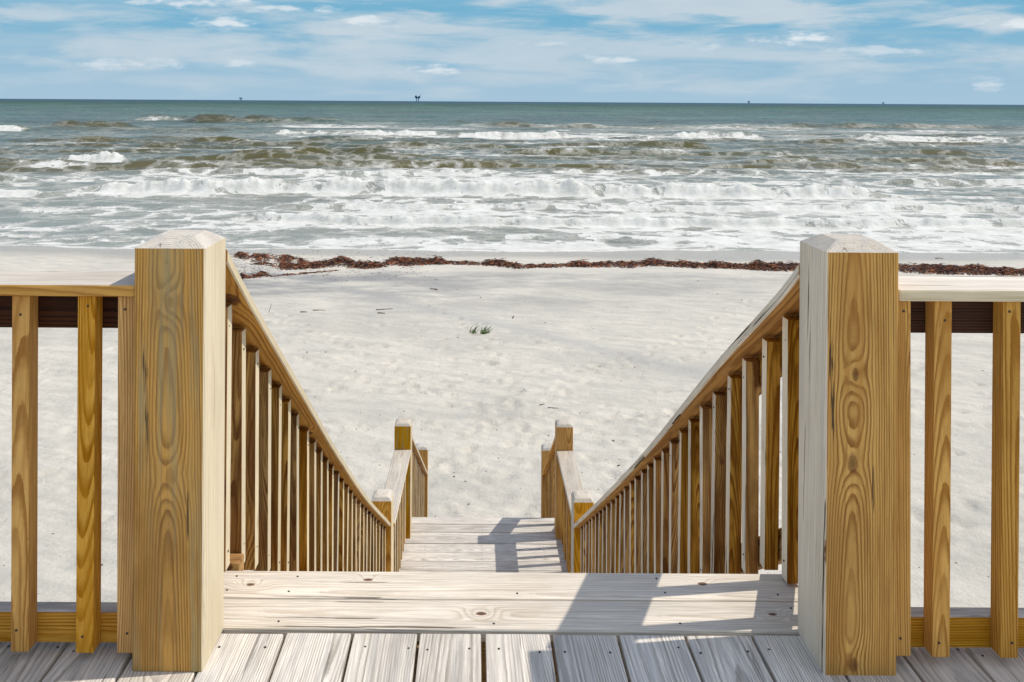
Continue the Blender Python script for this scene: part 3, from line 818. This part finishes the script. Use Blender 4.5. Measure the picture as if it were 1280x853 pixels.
def build_seaweed():
    bm = bmesh.new(); rng = random.Random(5)
    # picture px, top row, bottom row, density (fronds per px)
    segs = [(296, 315, 322, 3), (306, 315, 326, 9), (322, 314, 328, 13), (345, 315, 329, 14), (362, 317, 330, 9), (372, 320, 325, 3),
            (330, 326, 336, 7), (350, 326, 338, 8), (368, 328, 338, 8), (385, 326, 337, 9), (400, 325, 336, 8), (415, 323, 334, 8), (430, 318, 333, 8), (445, 327, 336, 7),
            (460, 327, 337, 8), (478, 328, 335, 6), (492, 319, 332, 10), (510, 321, 333, 11), (540, 323, 331, 11), (570, 324, 331, 11), (600, 325, 332, 10), (625, 325, 333, 9),
            (645, 327, 336, 9), (660, 328, 337, 8), (672, 331, 334, 2), (684, 329, 335, 7), (710, 327, 334, 9), (740, 327, 334, 9), (765, 323, 334, 8), (785, 325, 335, 9), (810, 323, 332, 11), (840, 324, 333, 11),
            (870, 326, 335, 10), (900, 327, 335, 9), (930, 328, 336, 9), (960, 327, 338, 11), (985, 327, 338, 11), (1010, 328, 338, 9), (1060, 328, 339, 10), (1120, 326, 339, 11), (1150, 326, 341, 12),
            (1180, 328, 342, 12), (1210, 329, 342, 12), (1250, 331, 343, 12), (1290, 332, 344, 11), (1400, 333, 345, 9), (1600, 336, 348, 5)]
    px = 296.
    def at(px):
        for a, b in zip(segs, segs[1:]):
            if a[0] <= px <= b[0] and b[0] > a[0]:
                t = (px - a[0]) / (b[0] - a[0]); return [lerp(a[k], b[k], t) for k in (1, 2, 3)]
        return None
    mainline = sorted([s for s in segs if not (s[0] in (330, 350, 368))], key=lambda s: s[0])
    segs2 = mainline; 
    def at2(px, S):
        for a, b in zip(S, S[1:]):
            if a[0] <= px <= b[0]:
                t = (px - a[0]) / (b[0] - a[0]); return [lerp(a[k], b[k], t) for k in (1, 2, 3)]
    low = [(318, 328, 331, 2), (335, 326, 333, 7), (352, 325, 338, 12), (368, 328, 338, 11), (385, 327, 337, 8), (398, 327, 336, 6)]
    strip = [(303, 345, 350, 7), (315, 342, 349, 10), (330, 339, 347, 9), (340, 343, 347, 4), (362, 342, 344, 2), (420, 337, 339, 1)]
    n_fr = 0
    for S, kx in ((segs2, 1.), (low, 1.), (strip, .8)):
        px = S[0][0]
        while px < S[-1][0]:
            r = at2(px, S)
            if r:
                top, bot, den = r
                clump = max(.18, .95 + .75 * float(fbm(np.float64(px * .07), np.float64(top * .01), 5, 3, .7)) * 1.6)
                k = den * kx * clump * 1.25
                k = int(k) + (rng.random() < k % 1)
                for _ in range(k):
                    v = min(1, max(0, rng.gauss(.55, .26)))
                    p = ground_hit(px + rng.uniform(-1, 1), lerp(top + 2.5, bot, v))
                    pile = .17 * clump * max(0, 1 - abs(v - .6) * 1.9) * min(1, den / 9)
                    p.z += rng.random() ** .8 * pile
                    a = rng.uniform(0, 6.28)
                    ribbon(bm, p, (math.cos(a), math.sin(a), rng.uniform(-.15, .3)), rng.uniform(.08, .34), rng.uniform(.006, .026), rng.uniform(.1, .6), rng.uniform(-.9, .9),
                           0 if rng.random() < .62 else (1 if rng.random() < .72 else 2))
                    n_fr += 1
            px += .9
    for _ in range(700):                                 # stray scraps round the heap at the left
        p = ground_hit(290 + 260 * rng.random() ** 1.5, rng.gauss(331, 9)); a = rng.uniform(0, 6.28)
        ribbon(bm, p, (math.cos(a), math.sin(a), .1), rng.uniform(.05, .2), rng.uniform(.004, .012), .2, rng.uniform(-.8, .8), 0)
    me = bpy.data.meshes.new('seaweed'); bm.to_mesh(me); bm.free()
    me.materials.append(mat_simple('dark_wrack', (.024, .008, .004, 1), (.060, .017, .007, 1), .6))
    me.materials.append(mat_simple('rust_wrack', (.34, .095, .016, 1), (.14, .034, .009, 1), .6))
    me.materials.append(mat_simple('tan_wrack', (.34, .17, .085, 1), (.22, .09, .04, 1), .6))
    tag(link_mesh('seaweed', me), 'dark red brown line of washed up seaweed along the high tide mark', 'seaweed', kind='stuff')

def build_small():
    rng = random.Random(8)
    green = mat_simple('beach_grass', (.055, .13, .018, 1), (.15, .20, .045, 1), .6)
    for (px, py, n_, lab) in ((592, 416, 12, 'small sparse tuft of green beach grass, the left one of a pair'), (607, 418, 22, 'fuller tuft of green beach grass leaning right beside a thinner one')):
        p = ground_hit(px, py); bm = bmesh.new()
        for i in range(n_):
            a = rng.uniform(0, 6.28); o = Vector((rng.uniform(-.09, .09), rng.uniform(-.06, .06), -.02))
            q = o.copy(); d = Vector((rng.uniform(-.1, .5), rng.uniform(-.3, .3), 1)); L = rng.uniform(.16, .32); w = .010; prev = None
            for k in range(5):
                t = k / 4; ww = w * (1 - .85 * t)
                ring = [bm.verts.new(q + Vector((ww, 0, 0))), bm.verts.new(q + Vector((-ww, 0, 0))), bm.verts.new(q + Vector((0, ww * .6, 0)))]
                if prev:
                    for j in range(3): bm.faces.new((prev[j], prev[(j + 1) % 3], ring[(j + 1) % 3], ring[j]))
                prev = ring; q = q + d.normalized() * L / 4; d.z -= .22; d.x += .10
        me = bpy.data.meshes.new('grass_tuft'); bm.to_mesh(me); bm.free(); me.materials.append(green)
        tag(link_mesh('grass_tuft', me, None, p), lab, 'beach grass', 'tufts of beach grass')
    drift = mat_simple('driftwood', (.10, .075, .055, 1), (.20, .16, .12, 1), .8)
    st = [(643, 397, .24, 1.45, .016, 'short dark stick lying near the two grass tufts, pointing to the sea'),
          (545, 362, .26, 2.2, .018, 'small dark stick on grey sand below the seaweed line'),
          (482, 388, .42, .05, .012, 'thin brown twig lying level on the sand left of the grass tufts'),
          (400, 389, .30, -.1, .011, 'thin twig lying close to the left handrail top'),
          (381, 391, .16, .3, .016, 'stubby dark chip of driftwood beside the left handrail'),
          (339, 391, .22, 1.45, .008, 'tiny upright twig standing in sand just right of the left handrail'),
          (478, 392, .18, .2, .014, 'dark chip of driftwood just below the long thin twig'),
          (693, 511, .16, -.5, .007, 'thin twig by the top of the right far post'),
          (680, 506, .10, .6, .008, 'tiny twig nearest the left of the right far post'),
          (1175, 322, .30, .1, .02, 'dark scrap on wet sand seaward of the seaweed, right of the golden post')]
    for (px, py, L, a, r, lab) in st:
        p = ground_hit(px, py); bm = bmesh.new(); prev = None
        q = Vector((-L / 2, 0, 0)); ang = 0
        for k in range(6):
            t = k / 5; rr = r * (1 - .5 * t) * (1 + .2 * rng.uniform(-1, 1))
            ring = [bm.verts.new(q + Vector((0, math.cos(j * 1.047) * rr, math.sin(j * 1.047) * rr))) for j in range(6)]
            if prev:
                for j in range(6): bm.faces.new((prev[j], prev[(j + 1) % 6], ring[(j + 1) % 6], ring[j]))
            else: bm.faces.new(ring[::-1])
            prev = ring; ang += rng.uniform(-.25, .25); q = q + Vector((L / 5, math.sin(ang) * L / 5, 0))
        bm.faces.new(prev)
        me = bpy.data.meshes.new('twig'); bm.to_mesh(me); bm.free(); me.materials.append(drift)
        o = tag(link_mesh('twig', me, None, p + Vector((0, 0, r * .9))), lab, 'twig', 'bits of driftwood on the sand'); o.rotation_euler = (0, 0, a)
        if 'upright' in lab: o.rotation_euler = (0, -1.3, 0); o.location.z += .09
    # broken shell, chips and crumbs of wrack strewn over the sand
    bm = bmesh.new()
    for i in range(620):
        if rng.random() < .5: px, py = rng.uniform(300, 1000), rng.uniform(345, 640) 
        else: px, py = rng.uniform(-60, 1340), rng.uniform(342, 800)
        p = ground_hit(px, py); s = rng.uniform(.004, .010) * (1.9 if rng.random() < .08 else 1) * (.6 + p.y / 28); a = rng.uniform(0, 6.28)
        mt = Matrix.Translation(p + Vector((0, 0, s * .2))) @ Matrix.Rotation(a, 4, 'Z') @ Matrix.Rotation(rng.uniform(-.4, .4), 4, 'X') @ Matrix.Diagonal((s * rng.uniform(1, 2.4), s, s * .5, 1))
        r = bmesh.ops.create_icosphere(bm, subdivisions=1, radius=1, matrix=mt)
        mi = rng.choice((0, 0, 1)); 
        for f in {f for v in r['verts'] for f in v.link_faces}: f.material_index = mi
    me = bpy.data.meshes.new('shell_debris'); bm.to_mesh(me); bm.free()
    me.materials.append(drift); me.materials.append(mat_simple('shell_chip', (.75, .72, .66, 1), (.55, .5, .44, 1), .6))
    tag(link_mesh('shell_debris', me), 'fine shell chips and dark crumbs strewn over the pale sand', 'beach debris', kind='stuff')

def build_rigs():
    m, nt, b = new_mat('rig_steel_hazed'); b.inputs['Base Color'].default_value = (.05, .15, .24, 1); b.inputs['Roughness'].default_value = .8  # distance haze put into the blue of the steel
    m2, nt, b = new_mat('rig_steel_hazed_pale'); b.inputs['Base Color'].default_value = (.17, .32, .44, 1); b.inputs['Roughness'].default_value = .8  # paler copy, stronger haze put into the colour
    spec = [(522, 1.15, 0, 'gas platform on the horizon with a bulky dark top on narrow legs, the largest one'),
            (301, .62, 1, 'faint gas platform on the horizon above the left post, flat topped with a mast'),
            (936, .50, 1, 'small faint gas platform on the horizon at the right, between two others'),
            (1104, .42, 1, 'faintest gas platform on the horizon, farthest to the right')]
    for px, s, mi, lab in spec:
        Y = 7200.; X = (px - CX) * Y / F
        T = thing('oil_platform', lab, 'gas platform', (X, Y, SEA), 'gas platforms on the horizon')
        def part(nm, boxes):
            bm = bmesh.new()
            for (x, y, z, dx, dy, dz) in boxes:
                bmesh.ops.create_cube(bm, size=1., matrix=Matrix.Translation((x * s, y * s, z * s)) @ Matrix.Diagonal((dx * s, dy * s, dz * s, 1)))
            me = bpy.data.meshes.new(nm); bm.to_mesh(me); bm.free(); me.materials.append(m if mi == 0 else m2)
            o = bpy.data.objects.new(nm, me); COL.objects.link(o); o.parent = T
        for sx in (-1, 1):
            for sy in (-1, 1):
                part('leg', [(sx * 8, sy * 8, 12, 3.2, 3.2, 26)])
        part('jacket_brace', [(0, -8, 10, 16, 1.5, 1.5), (0, -8, 18, 16, 1.5, 1.5), (0, 8, 10, 16, 1.5, 1.5)])
        part('deck_module', [(0, 0, 27, 30, 24, 6), (0, 0, 33, 40, 26, 6)])
        part('cabin', [(-12, 0, 41, 14, 18, 10), (12, 0, 39.5, 14, 16, 7)])
        part('crane', [(18, 0, 46, 2.5, 2.5, 14), (22, 0, 53, 12, 2, 2)] if mi == 0 else [(4, 0, 46, 2.2, 2.2, 18), (14, 0, 38, 22, 3, 3)])

# ================================================================== LIGHT, SKY, CAMERA
SUN_EL, SUN_AZ = 55., 83.                # azimuth from +Y towards +X
def build_light():
    e, a = R(SUN_EL), R(SUN_AZ)
    d = Vector((math.cos(e) * math.sin(a), math.cos(e) * math.cos(a), math.sin(e)))
    L = bpy.data.lights.new('sun', 'SUN'); L.energy = 3.1; L.angle = R(.55); L.color = (1., .935, .83)
    o = bpy.data.objects.new('sun', L); COL.objects.link(o); o.location = (20, 5, 30)
    o.rotation_euler = d.to_track_quat('Z', 'Y').to_euler()
    w = bpy.data.worlds.new('World'); SC.world = w; w.use_nodes = True
    nt = w.node_tree; nt.nodes.clear(); n = N(nt)
    out = nt.nodes.new('ShaderNodeOutputWorld'); bg = nt.nodes.new('ShaderNodeBackground')
    nt.links.new(bg.outputs[0], out.inputs[0])
    sky = nt.nodes.new('ShaderNodeTexSky'); sky.sky_type = 'NISHITA'; sky.sun_disc = False
    sky.sun_elevation = e; sky.sun_rotation = a; sky.air_density = 1.; sky.dust_density = .6; sky.ozone_density = 1.2
    v = nt.nodes.new('ShaderNodeTexCoord').outputs['Generated']
    x, y, z = n.sep(v)
    S = 1 / .14
    # clear maritime air low down
    low = n.mix(n.ramp(z, .0, .10), (.34 * S, .495 * S, .62 * S, 1), (.165 * S, .40 * S, .57 * S, 1))
    c = n.mix(n.ramp(z, .10, .38), low, sky.outputs[0])
    # sheets of cloud on a plane high above: direction / height
    den = n.math('ADD', n.math('MAXIMUM', z, 0.), .035)
    u, t = n.math('DIVIDE', x, den), n.math('DIVIDE', y, den)
    az = n.math('DIVIDE', x, n.math('MAXIMUM', y, .01))
    pl = n.comb(n.math('MULTIPLY', u, .16), n.math('MULTIPLY', t, .34), 0.)
    a1 = n.noise(pl, 1.0, 7, .58, .6); a2 = n.noise(n.vmath('ADD', pl, (7.3, 2.1, 0)), .38, 5, .55, .3)
    sheet = n.math('ADD', n.math('MULTIPLY', a1, .55), n.math('MULTIPLY', a2, .6))
    sheet = n.ramp(sheet, .50, .72)
    # placed veils and puffs, each (tan azimuth, tan elevation, half width, half height, strength, ragged)
    nv = n.comb(n.math('MULTIPLY', az, 26.), n.math('MULTIPLY', z, 95.), 0.)
    rag = n.noise(nv, 1., 6, .62); rag2 = n.noise(n.vmath('ADD', nv, (3., 9., 0.)), .35, 5, .6)
    nw = n.comb(n.math('MULTIPLY', az, 6.5), n.math('MULTIPLY', z, 42.), 0.)
    ragw = n.noise(n.vmath('ADD', nw, (5., 1., 0.)), 1., 8, .58, .35)
    def blob(px, py, hw, hh, st, rg=.9, soft=.9, rag=rag):
        ca, ce = (px - CX) / F, (HY + (px - CX) * .0035 - py) / F
        dx = n.math('DIVIDE', n.math('SUBTRACT', az, ca), hw / F); dz = n.math('DIVIDE', n.math('SUBTRACT', n.math('DIVIDE', z, n.math('MAXIMUM', y, .01)), ce), hh / F)
        d = n.math('SQRT', n.math('ADD', n.math('MULTIPLY', dx, dx), n.math('MULTIPLY', dz, dz)))
        d = n.math('ADD', d, n.math('MULTIPLY', n.math('SUBTRACT', rag, .5), rg * 2.2))
        return n.math('MULTIPLY', n.ramp(d, 1.1, 1.1 - soft), st)
    veils = [(600, 66, 800, 54, .88), (150, 68, 380, 26, .92), (880, 12, 520, 28, 1.15), (420, 40, 300, 38, 1.), (1190, 66, 260, 24, 1.), (90, 20, 240, 20, .9), (760, 92, 520, 26, .8), (1260, 25, 110, 18, 1.1), (640, -34, 950, 44, 1.1), (250, 100, 500, 16, .5)]
    veil = None
    for p in veils:
        q = blob(*p, rg=1.7, soft=1.1, rag=ragw); veil = q if veil is None else n.math('MAXIMUM', veil, q)
    far = n.math('ADD', n.math('MULTIPLY', n.ramp(z, .12, .16, 0., .55), sheet), n.math('MULTIPLY', n.math('MULTIPLY', sheet, .55), n.ramp(z, .03, .07)))
    veil = n.math('MAXIMUM', veil, far)
    puffs = [(1000, 47, 44, 9, .95), (890, 56, 20, 6, .8), (540, 88, 36, 7.5, .9), (280, 30, 42, 9, .85), (160, 82, 75, 7, .6), (455, 27, 46, 7, .75), (748, 74, 24, 6, .7), (775, 75, 22, 5, .7), (305, 80, 28, 5, .55), (1240, 104, 22, 8, .55), (690, 55, 28, 4, .45), (250, 4, 90, 6, .9), (360, 12, 60, 5, .7), (1100, 62, 60, 6, .5), (1290, 28, 60, 8, .9)]
    puff = None
    for p in puffs:
        q = blob(*p, rg=1.9, soft=1.15); puff = q if puff is None else n.math('MAXIMUM', puff, q)
    grey = n.mix(rag2, (.56 * S, .635 * S, .69 * S, 1), (.38 * S, .505 * S, .60 * S, 1))
    high = n.ramp(z, .12, .5)
    white = n.mix(high, (.70 * S, .75 * S, .785 * S, 1), (.95 * S, .97 * S, 1. * S, 1))
    c = n.mix(n.math('MINIMUM', veil, 1.), c, n.mix(high, grey, white))
    c = n.mix(puff, c, white)
    c = n.mix(n.ramp(z, -.002, -.02), c, (.25 * S, .26 * S, .26 * S, 1))
    n.link(c, bg.inputs[0]); bg.inputs[1].default_value = .14

def build_camera():
    cam = bpy.data.cameras.new('camera'); o = bpy.data.objects.new('camera', cam); COL.objects.link(o)
    cam.sensor_width = 36.; cam.lens = F / 1280 * 36; cam.clip_start = .05; cam.clip_end = 120000
    cam.shift_x = (640 - CX) / 1280; cam.shift_y = -(426.5 - HY) / 1280
    o.location = (0, 0, CH)
    o.rotation_euler = (Matrix.Rotation(R(90), 3, 'X') @ Matrix.Rotation(R(.34), 3, 'Z')).to_euler()
    SC.camera = o

def step(f, *a):
    t = time.time(); f(*a); print('STEP', f.__name__, round(time.time() - t, 1))
step(make_materials)
step(build_deck)
for s in (-1, 1):
    step(deck_rail, s); step(stair_rail, s); step(landing_rail, s); step(lower_rail, s)
step(build_stairs)
step(build_sand); step(build_sea); step(build_seaweed); step(build_small); step(build_rigs)
step(build_light); step(build_camera)
vs = SC.view_settings
vs.view_transform = 'Standard'; vs.look = 'None'; vs.gamma = 1.; vs.use_curve_mapping = False; vs.exposure = .0
vs.exposure = .16
SC.display_settings.display_device = 'sRGB'
SC.cycles.max_bounces = 6; SC.cycles.diffuse_bounces = 4; SC.cycles.use_denoising = True
